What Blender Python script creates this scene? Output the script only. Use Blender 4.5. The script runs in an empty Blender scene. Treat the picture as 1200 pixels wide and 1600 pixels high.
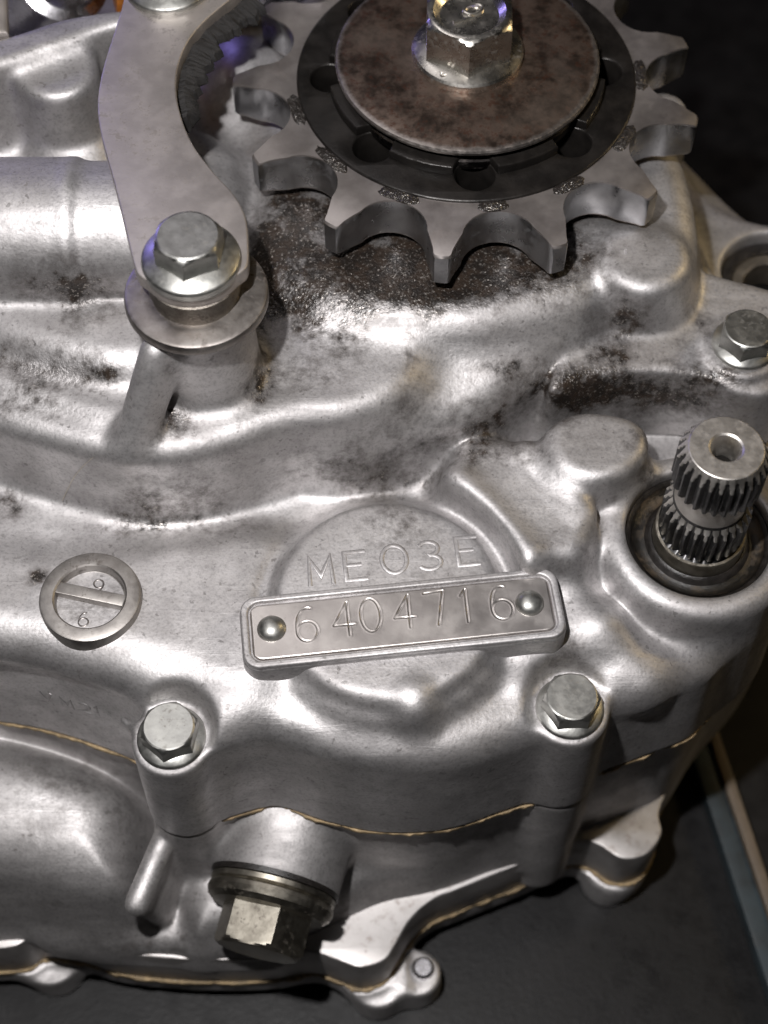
import bpy, bmesh, math, random
import numpy as np
from mathutils import Vector, Matrix, Euler

S = 0.001                      # everything below is written in millimetres
rng = np.random.default_rng(7)
random.seed(7)
scene = bpy.context.scene
coll = scene.collection

# ------------------------------------------------------------------ camera
CAM_F = 2500.0                 # focal length in pixels of the 1200 x 1600 frame
TILT = math.radians(32.0)      # angle between the view and the sprocket axis
DIST = 250.0                   # mm to the number plate
CAM = np.array([0.0, -DIST*math.sin(TILT), DIST*math.cos(TILT)])
FW = np.array([0.0, math.sin(TILT), -math.cos(TILT)])
UP = np.array([0.0, math.cos(TILT), math.sin(TILT)])

def at(px, py, z):
    """world point (mm) at height z that the photo shows at px, py"""
    r = FW + (px-600)/CAM_F*np.array([1.0, 0, 0]) + (800-py)/CAM_F*UP
    return CAM + (z-CAM[2])/r[2]*r

def axy(px, py, z):
    p = at(px, py, z)
    return (float(p[0]), float(p[1]))

cd = bpy.data.cameras.new('camera')
cam = bpy.data.objects.new('camera', cd)
coll.objects.link(cam)
cam.location = Vector(CAM*S)
cam.rotation_euler = (TILT, 0, 0)
cd.sensor_fit = 'VERTICAL'
cd.sensor_height = 36.0
cd.sensor_width = 27.0
cd.lens = 36.0*CAM_F/1600.0
cd.clip_start = 0.01
cd.clip_end = 20.0
cd.dof.use_dof = True
cd.dof.focus_distance = 0.243
cd.dof.aperture_fstop = cd.lens/3.6
scene.camera = cam

# ------------------------------------------------------------------ world and lamps
world = bpy.data.worlds.new('World')
scene.world = world
world.use_nodes = True
bg = world.node_tree.nodes['Background']
bg.inputs['Color'].default_value = (0.75, 0.72, 0.72, 1)
bg.inputs['Strength'].default_value = 0.012

def area(name, loc, target, size, power, color, shape='DISK', size_y=None):
    ld = bpy.data.lights.new(name, 'AREA')
    ld.shape = shape
    ld.size = size*S
    if size_y:
        ld.size_y = size_y*S
    ld.energy = power
    ld.color = color
    o = bpy.data.objects.new(name, ld)
    coll.objects.link(o)
    o.location = Vector(loc)*S
    d = Vector(target)-Vector(loc)
    o.rotation_euler = d.to_track_quat('-Z', 'Y').to_euler()
    return o

area('phone_torch', (-38, -80, 240), (0, 10, 0), 9, 0.82, (1.0, 0.975, 0.97))
area('ceiling_lamp', (-250, 420, 900), (0, 20, 0), 420, 0.9, (1.0, 0.95, 0.95))
area('violet_lamp', (-330, 420, 190), (0, 40, 20), 90, 0.28, (0.36, 0.30, 1.0))
area('warm_lamp', (420, 190, 260), (40, 30, 0), 110, 0.36, (1.0, 0.74, 0.38))

scene.view_settings.view_transform = 'Standard'
scene.view_settings.look = 'None'
scene.view_settings.exposure = 0.0
scene.view_settings.gamma = 1.0
scene.view_settings.use_curve_mapping = False
scene.cycles.max_bounces = 4
scene.cycles.use_denoising = True
scene.cycles.use_adaptive_sampling = True
scene.cycles.adaptive_threshold = 0.025

# ------------------------------------------------------------------ materials
class NT:
    def __init__(self, name):
        self.m = bpy.data.materials.new(name)
        self.m.use_nodes = True
        self.t = self.m.node_tree
        self.b = self.t.nodes['Principled BSDF']
        tc = self.t.nodes.new('ShaderNodeTexCoord')
        self.co = tc.outputs['Object']
    def n(self, kind, **kw):
        nd = self.t.nodes.new(kind)
        for k, v in kw.items():
            setattr(nd, k, v)
        return nd
    def link(self, a, b):
        self.t.links.new(a, b)
    def noise(self, scale_mm, detail=4, rough=0.55, dist=0.0, stretch=None, off=None):
        nd = self.n('ShaderNodeTexNoise')
        nd.inputs['Scale'].default_value = 1000.0/scale_mm
        nd.inputs['Detail'].default_value = detail
        nd.inputs['Roughness'].default_value = rough
        nd.inputs['Distortion'].default_value = dist
        src = self.co
        if stretch or off:
            mp = self.n('ShaderNodeMapping')
            if stretch:
                mp.inputs['Scale'].default_value = stretch
            if off:
                mp.inputs['Location'].default_value = off
            self.link(src, mp.inputs['Vector'])
            src = mp.outputs['Vector']
        self.link(src, nd.inputs['Vector'])
        return nd.outputs['Fac']
    def ramp(self, fac, a, b, va=0.0, vb=1.0):
        nd = self.n('ShaderNodeMapRange')
        nd.interpolation_type = 'SMOOTHSTEP'
        self.link(fac, nd.inputs['Value'])
        nd.inputs['From Min'].default_value = a
        nd.inputs['From Max'].default_value = b
        nd.inputs['To Min'].default_value = va
        nd.inputs['To Max'].default_value = vb
        return nd.outputs['Result']
    def math(self, op, a, b=None, clamp=False):
        nd = self.n('ShaderNodeMath', operation=op, use_clamp=clamp)
        for i, v in enumerate((a, b)):
            if v is None:
                continue
            if isinstance(v, (int, float)):
                nd.inputs[i].default_value = v
            else:
                self.link(v, nd.inputs[i])
        return nd.outputs[0]
    def mix(self, fac, a, b):
        nd = self.n('ShaderNodeMix', data_type='RGBA')
        for i, v in ((0, fac), (6, a), (7, b)):
            if isinstance(v, tuple):
                nd.inputs[i].default_value = (*v, 1)
            elif isinstance(v, (int, float)):
                nd.inputs[i].default_value = v
            else:
                self.link(v, nd.inputs[i])
        return nd.outputs[2]
    def fmix(self, fac, a, b):
        nd = self.n('ShaderNodeMix', data_type='FLOAT')
        for i, v in ((0, fac), (2, a), (3, b)):
            if isinstance(v, (int, float)):
                nd.inputs[i].default_value = v
            else:
                self.link(v, nd.inputs[i])
        return nd.outputs[0]
    def bump(self, h, dist_mm, strength=1.0, normal=None):
        nd = self.n('ShaderNodeBump')
        nd.inputs['Strength'].default_value = strength
        nd.inputs['Distance'].default_value = dist_mm*S
        self.link(h, nd.inputs['Height'])
        if normal is not None:
            self.link(normal, nd.inputs['Normal'])
        return nd.outputs['Normal']
    def set(self, key, v):
        i = self.b.inputs[key]
        if isinstance(v, tuple):
            i.default_value = (*v, 1)
        elif isinstance(v, (int, float)):
            i.default_value = v
        else:
            self.link(v, i)

def cast_metal(name, lo, hi, r0, r1, grime_shade_col=(0.017, 0.0135, 0.0115), spots=0.5, met=0.88):
    m = NT(name)
    big = m.noise(14, 3, 0.6)
    mid = m.noise(2.2, 3, 0.65, off=(0.3, 0.1, 0))
    fine = m.noise(0.5, 2, 0.7, off=(0.7, 0.1, 0.2))
    col = m.mix(m.ramp(big, 0.35, 0.68), lo, hi)
    col = m.mix(m.ramp(mid, 0.45, 0.75, 0, 0.30), col, tuple(c*0.55 for c in lo))
    col = m.mix(m.ramp(fine, 0.45, 0.70, 0, 0.34), col, tuple(c*0.42 for c in lo))
    # small dark specks of old oil
    sp = m.noise(1.1, 2, 0.5, off=(0.07, 0.2, 0.4))
    spm = m.math('MULTIPLY', m.ramp(sp, 0.64, 0.70), m.ramp(big, 0.44, 0.60, spots, 0))
    # brushed scuffs
    sc = m.noise(3.2, 3, 0.7, stretch=(0.12, 1.0, 0.4), off=(0.2, 0, 0))
    ro = m.ramp(big, 0.3, 0.7, r1, r0)
    ro = m.math('ADD', ro, m.ramp(sc, 0.35, 0.7, -0.05, 0.06))
    at_ = m.n('ShaderNodeAttribute', attribute_name='grime_shade')
    gn = m.noise(1.5, 5, 0.72, off=(0.11, 0.4, 0))
    gn2 = m.noise(7.0, 2, 0.6, off=(0.61, 0.1, 0))
    wgt = m.ramp(at_.outputs['Fac'], 0.0, 0.35, 0.22, 1.0)
    nz = m.math('ADD', m.math('MULTIPLY', m.math('SUBTRACT', gn, 0.5), 2.0), m.math('MULTIPLY', m.math('SUBTRACT', gn2, 0.5), 2.0))
    gm = m.math('ADD', at_.outputs['Fac'], m.math('MULTIPLY', nz, wgt))
    gmask = m.ramp(gm, 0.34, 1.05)
    film = m.ramp(gm, 0.02, 0.6, 0, 0.6)
    col = m.mix(film, col, m.mix(0.6, lo, (0.075, 0.062, 0.054)))
    gmask = m.math('MAXIMUM', gmask, spm)
    gc = m.mix(m.ramp(mid, 0.4, 0.62), grime_shade_col, (0.034, 0.024, 0.018))
    glint = m.ramp(fine, 0.60, 0.66)
    gc = m.mix(m.math('MULTIPLY', glint, 0.8), gc, (0.40, 0.37, 0.34))  # sparkle painted as bright metallic specks in the dirt
    m.set('Base Color', m.mix(gmask, col, gc))
    m.set('Metallic', m.math('SUBTRACT', met, m.math('MULTIPLY', m.math('MULTIPLY', gmask, m.math('SUBTRACT', 1.0, m.math('MULTIPLY', glint, 0.8))), met*0.85)))
    m.set('Roughness', m.fmix(gmask, ro, 0.30))
    # casting grain, coarser where grit sticks
    g1 = m.noise(0.5, 2, 0.6)
    g2 = m.noise(1.6, 2, 0.5)
    amp = m.math('ADD', 0.6, m.ramp(at_.outputs['Fac'], 0.40, 1.0, 0.0, 3.8))
    grain = m.math('ADD', m.math('MULTIPLY', g1, amp), m.math('MULTIPLY', g2, 0.8))
    ln = m.noise(0.9, 2, 0.5, stretch=(0.05, 1.0, 0.25), off=(0.4, 0.3, 0.1))
    grain = m.math('ADD', grain, m.math('MULTIPLY', m.ramp(ln, 0.60, 0.68), 0.13))
    m.set('Normal', m.bump(grain, 0.075, 0.7))
    return m.m

def steel(name, lo, hi, r0, r1, scale=3.0, spots=0.4, spotcol=(0.05, 0.035, 0.025), metal=1.0, bumpd=0.02, stretch=None):
    m = NT(name)
    a = m.noise(scale, 5, 0.65, stretch=stretch)
    mid_ = tuple(0.5*(p+q) for p, q in zip(lo, hi))
    col = m.mix(m.ramp(a, 0.33, 0.68), tuple(0.5*(p+q) for p, q in zip(lo, mid_)), hi)
    b = m.noise(scale*0.35, 4, 0.7, off=(0.3, 0.7, 0.1))
    c = m.noise(scale*2.5, 3, 0.6, off=(0.9, 0.7, 0.1))
    sm = m.math('MULTIPLY', m.ramp(b, 0.52, 0.66), m.ramp(c, 0.4, 0.62, 0, spots))
    col = m.mix(sm, col, spotcol)
    m.set('Base Color', col)
    m.set('Metallic', m.math('SUBTRACT', metal, m.math('MULTIPLY', sm, 0.6*metal)))
    m.set('Roughness', m.ramp(m.math('ADD', a, m.math('MULTIPLY', sm, 0.4)), 0.3, 0.8, r0, r1))
    m.set('Normal', m.bump(m.noise(0.35, 4, 0.65), bumpd, 0.5))
    return m.m

def plain(name, col, rough, metal=0.0, scale=2.0, var=0.4, bumpd=0.05, spec=0.5):
    m = NT(name)
    a = m.noise(scale, 5, 0.65)
    m.set('Base Color', m.mix(m.ramp(a, 0.3, 0.7), tuple(c*(1-var) for c in col), tuple(min(1, c*(1+var)) for c in col)))
    m.set('Roughness', m.ramp(a, 0.3, 0.7, rough*0.85, min(1, rough*1.15)))
    m.set('Metallic', metal)
    m.set('Specular IOR Level', spec)
    m.set('Normal', m.bump(m.noise(scale*0.3, 4, 0.7), bumpd, 0.6))
    return m.m

M = {}
M['cast'] = cast_metal('cast_aluminium', (0.43, 0.415, 0.415), (0.60, 0.585, 0.585), 0.52, 0.62)
M['cast_low'] = cast_metal('cast_aluminium_lower', (0.42, 0.405, 0.402), (0.60, 0.583, 0.58), 0.54, 0.64, grime_shade_col=(0.035, 0.024, 0.017))
M['machined'] = steel('machined_aluminium', (0.38, 0.362, 0.352), (0.50, 0.48, 0.47), 0.46, 0.58, 5, 0.5, (0.16, 0.11, 0.08), metal=0.9)
M['arm'] = steel('blasted_steel_plate', (0.46, 0.425, 0.405), (0.53, 0.492, 0.468), 0.48, 0.58, 4, 0.45, metal=0.9)
M['zinc'] = steel('zinc_plated_steel', (0.34, 0.34, 0.325), (0.50, 0.50, 0.475), 0.36, 0.50, 2.5, 0.5, (0.10, 0.08, 0.06))
M['washer'] = steel('scuffed_washer', (0.22, 0.195, 0.18), (0.38, 0.355, 0.335), 0.40, 0.54, 4, 0.7, (0.06, 0.04, 0.03))
M['zinc_bright'] = steel('bright_zinc', (0.58, 0.56, 0.52), (0.72, 0.69, 0.64), 0.24, 0.36, 2.5, 0.35, (0.12, 0.10, 0.08))
M['drain'] = steel('dull_nickel', (0.22, 0.20, 0.165), (0.36, 0.335, 0.285), 0.36, 0.50, 2.5, 0.6)
M['sprocket'] = steel('sprocket_steel', (0.27, 0.243, 0.232), (0.42, 0.388, 0.374), 0.40, 0.52, 9, 0.25, (0.09, 0.065, 0.055), metal=0.9)
M['flank'] = steel('chain_polished_steel', (0.26, 0.262, 0.27), (0.40, 0.40, 0.41), 0.26, 0.38, 4, 0.35, (0.05, 0.045, 0.045))
M['hub'] = steel('oily_dark_steel', (0.010, 0.009, 0.0085), (0.024, 0.021, 0.019), 0.28, 0.45, 5, 0.5, (0.012, 0.010, 0.008), metal=0.45, bumpd=0.05)
rm = NT('rusty_washer')
r1_ = rm.noise(4.5, 5, 0.7); r2_ = rm.noise(1.1, 4, 0.75, off=(0.2, 0.5, 0)); r3_ = rm.noise(12, 2, 0.5, off=(0.7, 0, 0))
ln_ = rm.n('ShaderNodeVectorMath', operation='LENGTH')
mp_ = rm.n('ShaderNodeMapping'); mp_.inputs['Scale'].default_value = (1, 1, 0)
rm.link(rm.co, mp_.inputs['Vector']); rm.link(mp_.outputs['Vector'], ln_.inputs[0])
rad_ = ln_.outputs['Value']
rc = rm.mix(rm.ramp(r1_, 0.36, 0.62), (0.038, 0.027, 0.021), (0.135, 0.098, 0.078))
rc = rm.mix(rm.ramp(r2_, 0.50, 0.66, 0, 0.75), rc, (0.062, 0.024, 0.013))
rc = rm.mix(rm.ramp(r3_, 0.52, 0.70, 0, 0.5), rc, (0.185, 0.148, 0.122))
worn = rm.ramp(rm.math('ADD', rad_, rm.math('MULTIPLY', rm.math('SUBTRACT', r1_, 0.5), 0.0024)), 0.0203, 0.0214)
rc = rm.mix(worn, rc, (0.34, 0.31, 0.29))
rm.set('Base Color', rc)
rm.set('Metallic', rm.fmix(worn, 0.7, 0.95))
rm.set('Roughness', rm.ramp(r2_, 0.35, 0.7, 0.30, 0.52))
rm.set('Normal', rm.bump(r2_, 0.05, 0.5))
M['rust'] = rm.m
M['ring'] = steel('worn_hub_steel', (0.14, 0.125, 0.12), (0.26, 0.24, 0.23), 0.25, 0.42, 4, 0.6)
M['plugm'] = steel('dull_plug', (0.25, 0.232, 0.22), (0.42, 0.40, 0.38), 0.45, 0.58, 3, 0.7)
M['collar'] = steel('grimy_collar', (0.11, 0.095, 0.08), (0.24, 0.22, 0.195), 0.35, 0.6, 1.5, 0.8, (0.02, 0.015, 0.012), bumpd=0.15)
M['spline'] = steel('spline_steel', (0.085, 0.085, 0.088), (0.17, 0.168, 0.168), 0.32, 0.48, 2, 0.6)
M['spline_end'] = steel('spline_end_steel', (0.50, 0.475, 0.44), (0.62, 0.595, 0.56), 0.42, 0.55, 2, 0.45, (0.12, 0.10, 0.075))
M['plate'] = steel('plate_aluminium', (0.52, 0.485, 0.465), (0.62, 0.585, 0.56), 0.32, 0.44, 5, 0.15, bumpd=0.012)
M['seal'] = plain('rubber_seal', (0.014, 0.012, 0.011), 0.38, 0, 1.2, 0.5, 0.12)
sd = NT('dusty_seal')
sn = sd.noise(6.0, 5, 0.75)
sd.set('Base Color', sd.mix(sd.ramp(sn, 0.42, 0.68), (0.008, 0.007, 0.006), (0.075, 0.052, 0.030)))
sd.set('Roughness', sd.ramp(sn, 0.4, 0.65, 0.32, 0.7))
sd.set('Normal', sd.bump(sd.noise(0.6, 4, 0.75), 0.18, 0.7))
M['seal_dust'] = sd.m
M['gasket'] = plain('tan_gasket', (0.34, 0.25, 0.14), 0.65, 0, 1.6, 0.45, 0.12)
M['dark'] = plain('hole_shade', (0.004, 0.0035, 0.003), 0.8, 0, 2, 0.4, spec=0.15)  # near black colour standing in for the shade inside holes
M['rubber'] = plain('perished_rubber', (0.014, 0.013, 0.013), 0.75, 0, 0.9, 0.5, 0.35)
M['bearing'] = steel('bearing_steel', (0.42, 0.38, 0.32), (0.52, 0.47, 0.40), 0.35, 0.45, 4, 0.3)
cm_ = NT('oily_grit')
cn_ = cm_.noise(0.45, 3, 0.7)
cm_.set('Base Color', cm_.mix(cm_.ramp(cn_, 0.52, 0.66), (0.025, 0.021, 0.019), (0.30, 0.28, 0.26)))  # glitter of the grit put into the colour as bright specks
cm_.set('Metallic', cm_.ramp(cn_, 0.48, 0.62, 0.2, 0.9))
cm_.set('Roughness', 0.25)
cm_.set('Normal', cm_.bump(cm_.noise(0.6, 3, 0.7), 0.35, 1.0))
M['crumb'] = cm_.m
M['copper'] = plain('orange_paint', (0.50, 0.17, 0.03), 0.5, 0, 3, 0.3)
M['chrome'] = steel('bright_fitting', (0.55, 0.54, 0.56), (0.70, 0.69, 0.72), 0.22, 0.36, 4, 0.2)
M['hair'] = plain('pale_hair', (0.5, 0.45, 0.38), 0.5, 0, 3, 0.1)
tm = NT('black_table')
ta = tm.noise(30, 5, 0.6)
tm.set('Base Color', tm.mix(tm.ramp(ta, 0.3, 0.7), (0.0030, 0.0028, 0.0030), (0.0065, 0.0062, 0.0068)))
tm.set('Roughness', tm.ramp(tm.noise(6, 5, 0.7), 0.3, 0.7, 0.38, 0.55))
tm.set('Specular IOR Level', 0.32)
tm.set('Normal', tm.bump(tm.noise(0.9, 3, 0.6), 0.08, 0.6))
M['table'] = tm.m
M['strip_top'] = plain('tan_strip', (0.13, 0.10, 0.072), 0.6, 0, 6, 0.2)
M['strip_side'] = plain('blue_grey_strip', (0.022, 0.032, 0.038), 0.6, 0, 8, 0.5)

# ------------------------------------------------------------------ objects
def link_mesh(name, me, mat, parent=None, loc=(0, 0, 0), rot=None):
    o = bpy.data.objects.new(name, me)
    coll.objects.link(o)
    if mat is not None and not me.materials:
        me.materials.append(mat)
    o.location = Vector(loc)*S
    if rot is not None:
        o.rotation_euler = rot
    if parent is not None:
        o.parent = parent
    return o

def mesh_of(name, verts, faces, sharp=None):
    me = bpy.data.meshes.new(name)
    me.from_pydata([tuple(np.asarray(v, float)*S) for v in verts], [], faces)
    me.validate()
    me.update()
    if sharp is None:
        return me
    me.shade_smooth()
    if sharp < 179:
        me.set_sharp_from_angle(angle=math.radians(sharp))
    return me

def lathe(name, prof, n=64, sharp=35, wob=0.0):
    """prof: list of (radius, z) from the axis outwards/around; closed onto the axis where r == 0"""
    V, Fc, rings = [], [], []
    for r, z in prof:
        if r < 1e-6:
            rings.append([len(V)]); V.append((0, 0, z))
        else:
            ring = []
            for i in range(n):
                a = 2*math.pi*i/n
                ring.append(len(V)); V.append((r*math.cos(a), r*math.sin(a), z))
            rings.append(ring)
    for A, B in zip(rings[:-1], rings[1:]):
        for i in range(n):
            j = (i+1) % n
            if len(A) == 1 and len(B) == 1:
                continue
            if len(A) == 1:
                Fc.append((A[0], B[i], B[j]))
            elif len(B) == 1:
                Fc.append((A[i], B[0], A[j]))
            else:
                Fc.append((A[i], B[i], B[j], A[j]))
    return mesh_of(name, V, Fc, sharp)

def plate_curve(name, loops, z0, z1, bevel=0.3, res=2, sharp=30):
    """flat plate with real thickness and rounded edges; loops[0] outline, the rest holes (closed 2D lists, mm)"""
    cu = bpy.data.curves.new(name+'_curve', 'CURVE')
    cu.dimensions = '2D'
    cu.fill_mode = 'BOTH'
    for lp in loops:
        sp = cu.splines.new('POLY')
        sp.points.add(len(lp)-1)
        for p, q in zip(sp.points, lp):
            p.co = (q[0], q[1], 0, 1)
        sp.use_cyclic_u = True
    cu.extrude = (z1-z0)/2-bevel
    cu.bevel_depth = bevel
    cu.bevel_resolution = res
    cu.offset = -bevel
    ob = bpy.data.objects.new(name+'_curve', cu)
    coll.objects.link(ob)
    dg = bpy.context.evaluated_depsgraph_get()
    me = bpy.data.meshes.new_from_object(ob.evaluated_get(dg))
    bpy.data.objects.remove(ob)
    bpy.data.curves.remove(cu)
    me.name = name
    me.transform(Matrix.Translation((0, 0, (z0+z1)/2)))
    me.transform(Matrix.Scale(S, 4))
    bm = bmesh.new(); bm.from_mesh(me)
    bmesh.ops.remove_doubles(bm, verts=bm.verts, dist=0.002*S)
    bmesh.ops.recalc_face_normals(bm, faces=bm.faces)
    bm.to_mesh(me); bm.free()
    me.shade_smooth()
    me.set_sharp_from_angle(angle=math.radians(sharp))
    return me

def smooth_loop(pts, sub=6, closed=True):
    P = [np.array(p, float) for p in pts]
    n = len(P)
    out = []
    rngi = range(n) if closed else range(n-1)
    for i in rngi:
        if closed:
            a, b, c, d = P[(i-1) % n], P[i], P[(i+1) % n], P[(i+2) % n]
        else:
            a, b, c, d = P[max(i-1, 0)], P[i], P[i+1], P[min(i+2, n-1)]
        for s in range(sub):
            t = s/sub
            out.append(0.5*((2*b)+(-a+c)*t+(2*a-5*b+4*c-d)*t*t+(-a+3*b-3*c+d)*t**3))
    if not closed:
        out.append(P[-1])
    return np.array(out)

def circle(cx, cy, r, n=48):
    return [(cx+r*math.cos(2*math.pi*i/n), cy+r*math.sin(2*math.pi*i/n)) for i in range(n)]

# ------------------------------------------------------------------ cast shapes: distance field, then surface nets
def poly_sdf(poly, X, Y):
    poly = np.asarray(poly, np.float32)
    d = np.full(X.shape, 1e9, np.float32)
    s = np.ones(X.shape, np.float32)
    n = len(poly)
    for i in range(n):
        a, b = poly[i], poly[i-1]
        ex, ey = b-a
        wx, wy = X-a[0], Y-a[1]
        t = np.clip((wx*ex+wy*ey)/(ex*ex+ey*ey+1e-12), 0, 1)
        bx, by = wx-ex*t, wy-ey*t
        d = np.minimum(d, bx*bx+by*by)
        c1 = Y >= a[1]; c2 = Y < b[1]; c3 = ex*wy > ey*wx
        flip = (c1 & c2 & c3) | (~c1 & ~c2 & ~c3)
        s = np.where(flip, -s, s)
    return s*np.sqrt(d)

class Volume:
    def __init__(self, lo, hi, h):
        self.h = h
        self.lo = np.array(lo, np.float32)
        self.n = [int(math.ceil((b-a)/h))+1 for a, b in zip(lo, hi)]
        self.ax = [np.arange(self.n[i], dtype=np.float32)*h+lo[i] for i in range(3)]
        self.F = np.full(self.n, 50.0, np.float32)
    def block(self, lo, hi, pad):
        sl = []
        for i in range(3):
            a = 0 if lo[i] is None else max(0, int((lo[i]-pad-self.lo[i])/self.h))
            b = self.n[i] if hi[i] is None else min(self.n[i], int((hi[i]+pad-self.lo[i])/self.h)+2)
            sl.append(slice(a, max(a, b)))
        return tuple(sl)
    def put(self, sl, d, k, sub=False):
        A = self.F[sl]
        if sub:
            A *= -1
        if k > 0:
            h = np.maximum(k-np.abs(A-d), 0)
            np.minimum(A, d, out=A)
            A -= h*h*(0.25/k)
        else:
            np.minimum(A, d, out=A)
        if sub:
            A *= -1
    def grid(self, sl):
        return (self.ax[0][sl[0]][:, None, None], self.ax[1][sl[1]][None, :, None], self.ax[2][sl[2]][None, None, :])
    def prism(self, poly, zref, ztop, r=1.0, draft=0.05, k=2.0, zbot=None, sub=False, slope=(0, 0), rb=None):
        """poly given at height zref; walls lean in upwards by draft; top edge rounded by r"""
        poly = np.asarray(poly, np.float32)
        zl = self.lo[2] if zbot is None else zbot
        grow = max(0.0, draft*(zref-zl))+2
        sl = self.block((poly[:, 0].min()-grow, poly[:, 1].min()-grow, zbot), (poly[:, 0].max()+grow, poly[:, 1].max()+grow, ztop+(8 if slope != (0, 0) else 0)), k+2)
        X, Y, Z = self.grid(sl)
        d2 = poly_sdf(poly, X[:, :, 0]+0*Y[:, :, 0], Y[:, :, 0]+0*X[:, :, 0])[:, :, None]
        a = (d2+draft*(Z-zref))/math.sqrt(1+draft*draft)
        zt = ztop
        if slope != (0, 0):
            c = poly.mean(0)
            zt = ztop+slope[0]*(X-c[0])+slope[1]*(Y-c[1])
        b = Z-zt
        if zbot is not None:
            b = np.maximum(b, zbot-Z)
        if sub:
            b = np.maximum(-(Z-ztop) if zbot is None else b, -1e3)
        d = np.minimum(np.maximum(a+r, b+r), 0)+np.sqrt(np.maximum(a+r, 0)**2+np.maximum(b+r, 0)**2)-r
        self.put(sl, d.astype(np.float32), k, sub)
    def disc(self, c, R, ztop, r=1.0, draft=0.03, k=2.0, zbot=None):
        self.prism(circle(c[0], c[1], R, 40), ztop, ztop, r, draft, k, zbot)
    def drill(self, c, R, zbot, k=0.8, flare=0.0):
        sl = self.block((c[0]-R-3, c[1]-R-3, zbot), (c[0]+R+3, c[1]+R+3, None), k+2)
        X, Y, Z = self.grid(sl)
        a = np.sqrt((X-c[0])**2+(Y-c[1])**2)-R-flare*np.maximum(Z-zbot, 0)
        d = np.maximum(a, zbot-Z)
        self.put(sl, d.astype(np.float32), k, True)
    def capsule(self, p, q, r0, r1=None, k=2.0, flat=False, sub=False):
        r1 = r0 if r1 is None else r1
        p, q = np.array(p, np.float32), np.array(q, np.float32)
        R = max(r0, r1)
        sl = self.block(np.minimum(p, q)-R, np.maximum(p, q)+R, k+2)
        X, Y, Z = self.grid(sl)
        e = q-p
        L2 = float(e@e)
        t = ((X-p[0])*e[0]+(Y-p[1])*e[1]+(Z-p[2])*e[2])/L2
        tc = t if flat else np.clip(t, 0, 1)
        d = np.sqrt((X-p[0]-e[0]*tc)**2+(Y-p[1]-e[1]*tc)**2+(Z-p[2]-e[2]*tc)**2)-(r0+(r1-r0)*np.clip(t, 0, 1))
        if flat:
            L = math.sqrt(L2)
            b = np.maximum(-t*L, (t-1)*L)
            rr = 1.0
            d = np.minimum(np.maximum(d+rr, b+rr), 0)+np.sqrt(np.maximum(d+rr, 0)**2+np.maximum(b+rr, 0)**2)-rr
        self.put(sl, d.astype(np.float32), k, sub)
    def ball(self, c, rad, k=2.0, sub=False):
        rad = np.broadcast_to(np.array(rad, np.float32), (3,))
        c = np.array(c, np.float32)
        sl = self.block(c-rad, c+rad, k+2)
        X, Y, Z = self.grid(sl)
        q = np.sqrt(((X-c[0])/rad[0])**2+((Y-c[1])/rad[1])**2+((Z-c[2])/rad[2])**2)
        d = (q-1)*float(rad.min())
        self.put(sl, d.astype(np.float32), k, sub)
    def groove(self, c, R, z, r, k=1.0):
        sl = self.block((c[0]-R-r, c[1]-R-r, z-r), (c[0]+R+r, c[1]+R+r, z+r+6), k+1)
        X, Y, Z = self.grid(sl)
        q = np.sqrt((X-c[0])**2+(Y-c[1])**2)-R
        d = np.sqrt(q*q+np.minimum(Z-z, 0)**2)-r
        self.put(sl, d.astype(np.float32), k, True)
    def floor(self, z):
        Z = self.ax[2][None, None, :]
        np.maximum(self.F, (z-Z), out=self.F)
    def sample(self, P):
        g = (P-self.lo)/self.h
        i = np.clip(np.floor(g).astype(np.int32), 0, np.array(self.n)-2)
        f = (g-i).astype(np.float32)
        F = self.F
        x, y, z = i[:, 0], i[:, 1], i[:, 2]
        fx, fy, fz = f[:, 0], f[:, 1], f[:, 2]
        c00 = F[x, y, z]*(1-fx)+F[x+1, y, z]*fx
        c10 = F[x, y+1, z]*(1-fx)+F[x+1, y+1, z]*fx
        c01 = F[x, y, z+1]*(1-fx)+F[x+1, y, z+1]*fx
        c11 = F[x, y+1, z+1]*(1-fx)+F[x+1, y+1, z+1]*fx
        return (c00*(1-fy)+c10*fy)*(1-fz)+(c01*(1-fy)+c11*fy)*fz
    def grad(self, P, e):
        G = np.empty_like(P)
        for i in range(3):
            o = np.zeros(3, np.float32); o[i] = e
            G[:, i] = self.sample(P+o)-self.sample(P-o)
        G /= np.maximum(np.linalg.norm(G, axis=1, keepdims=True), 1e-9)
        return G
    def relax(self, times=1):
        """light blur of the field: the small fillets every casting has"""
        for _ in range(times):
            for ax in range(3):
                A = np.moveaxis(self.F, ax, 0)
                B = A.copy()
                A[1:-1] = 0.25*B[:-2]+0.5*B[1:-1]+0.25*B[2:]
    def surface(self, name):
        F = self.F
        F[0], F[-1], F[:, 0], F[:, -1], F[:, :, 0], F[:, :, -1] = 5, 5, 5, 5, 5, 5
        ins = F < 0
        cnt = np.zeros([k-1 for k in self.n], np.uint8)
        for a in (0, 1):
            for b in (0, 1):
                for c in (0, 1):
                    cnt += ins[a:self.n[0]-1+a, b:self.n[1]-1+b, c:self.n[2]-1+c]
        act = (cnt > 0) & (cnt < 8)
        cx, cy, cz = np.nonzero(act)
        idx = np.full(act.shape, -1, np.int32)
        idx[cx, cy, cz] = np.arange(len(cx))
        acc = np.zeros((len(cx), 3), np.float32)
        num = np.zeros(len(cx), np.float32)
        cor = [(a, b, c) for a in (0, 1) for b in (0, 1) for c in (0, 1)]
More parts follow.
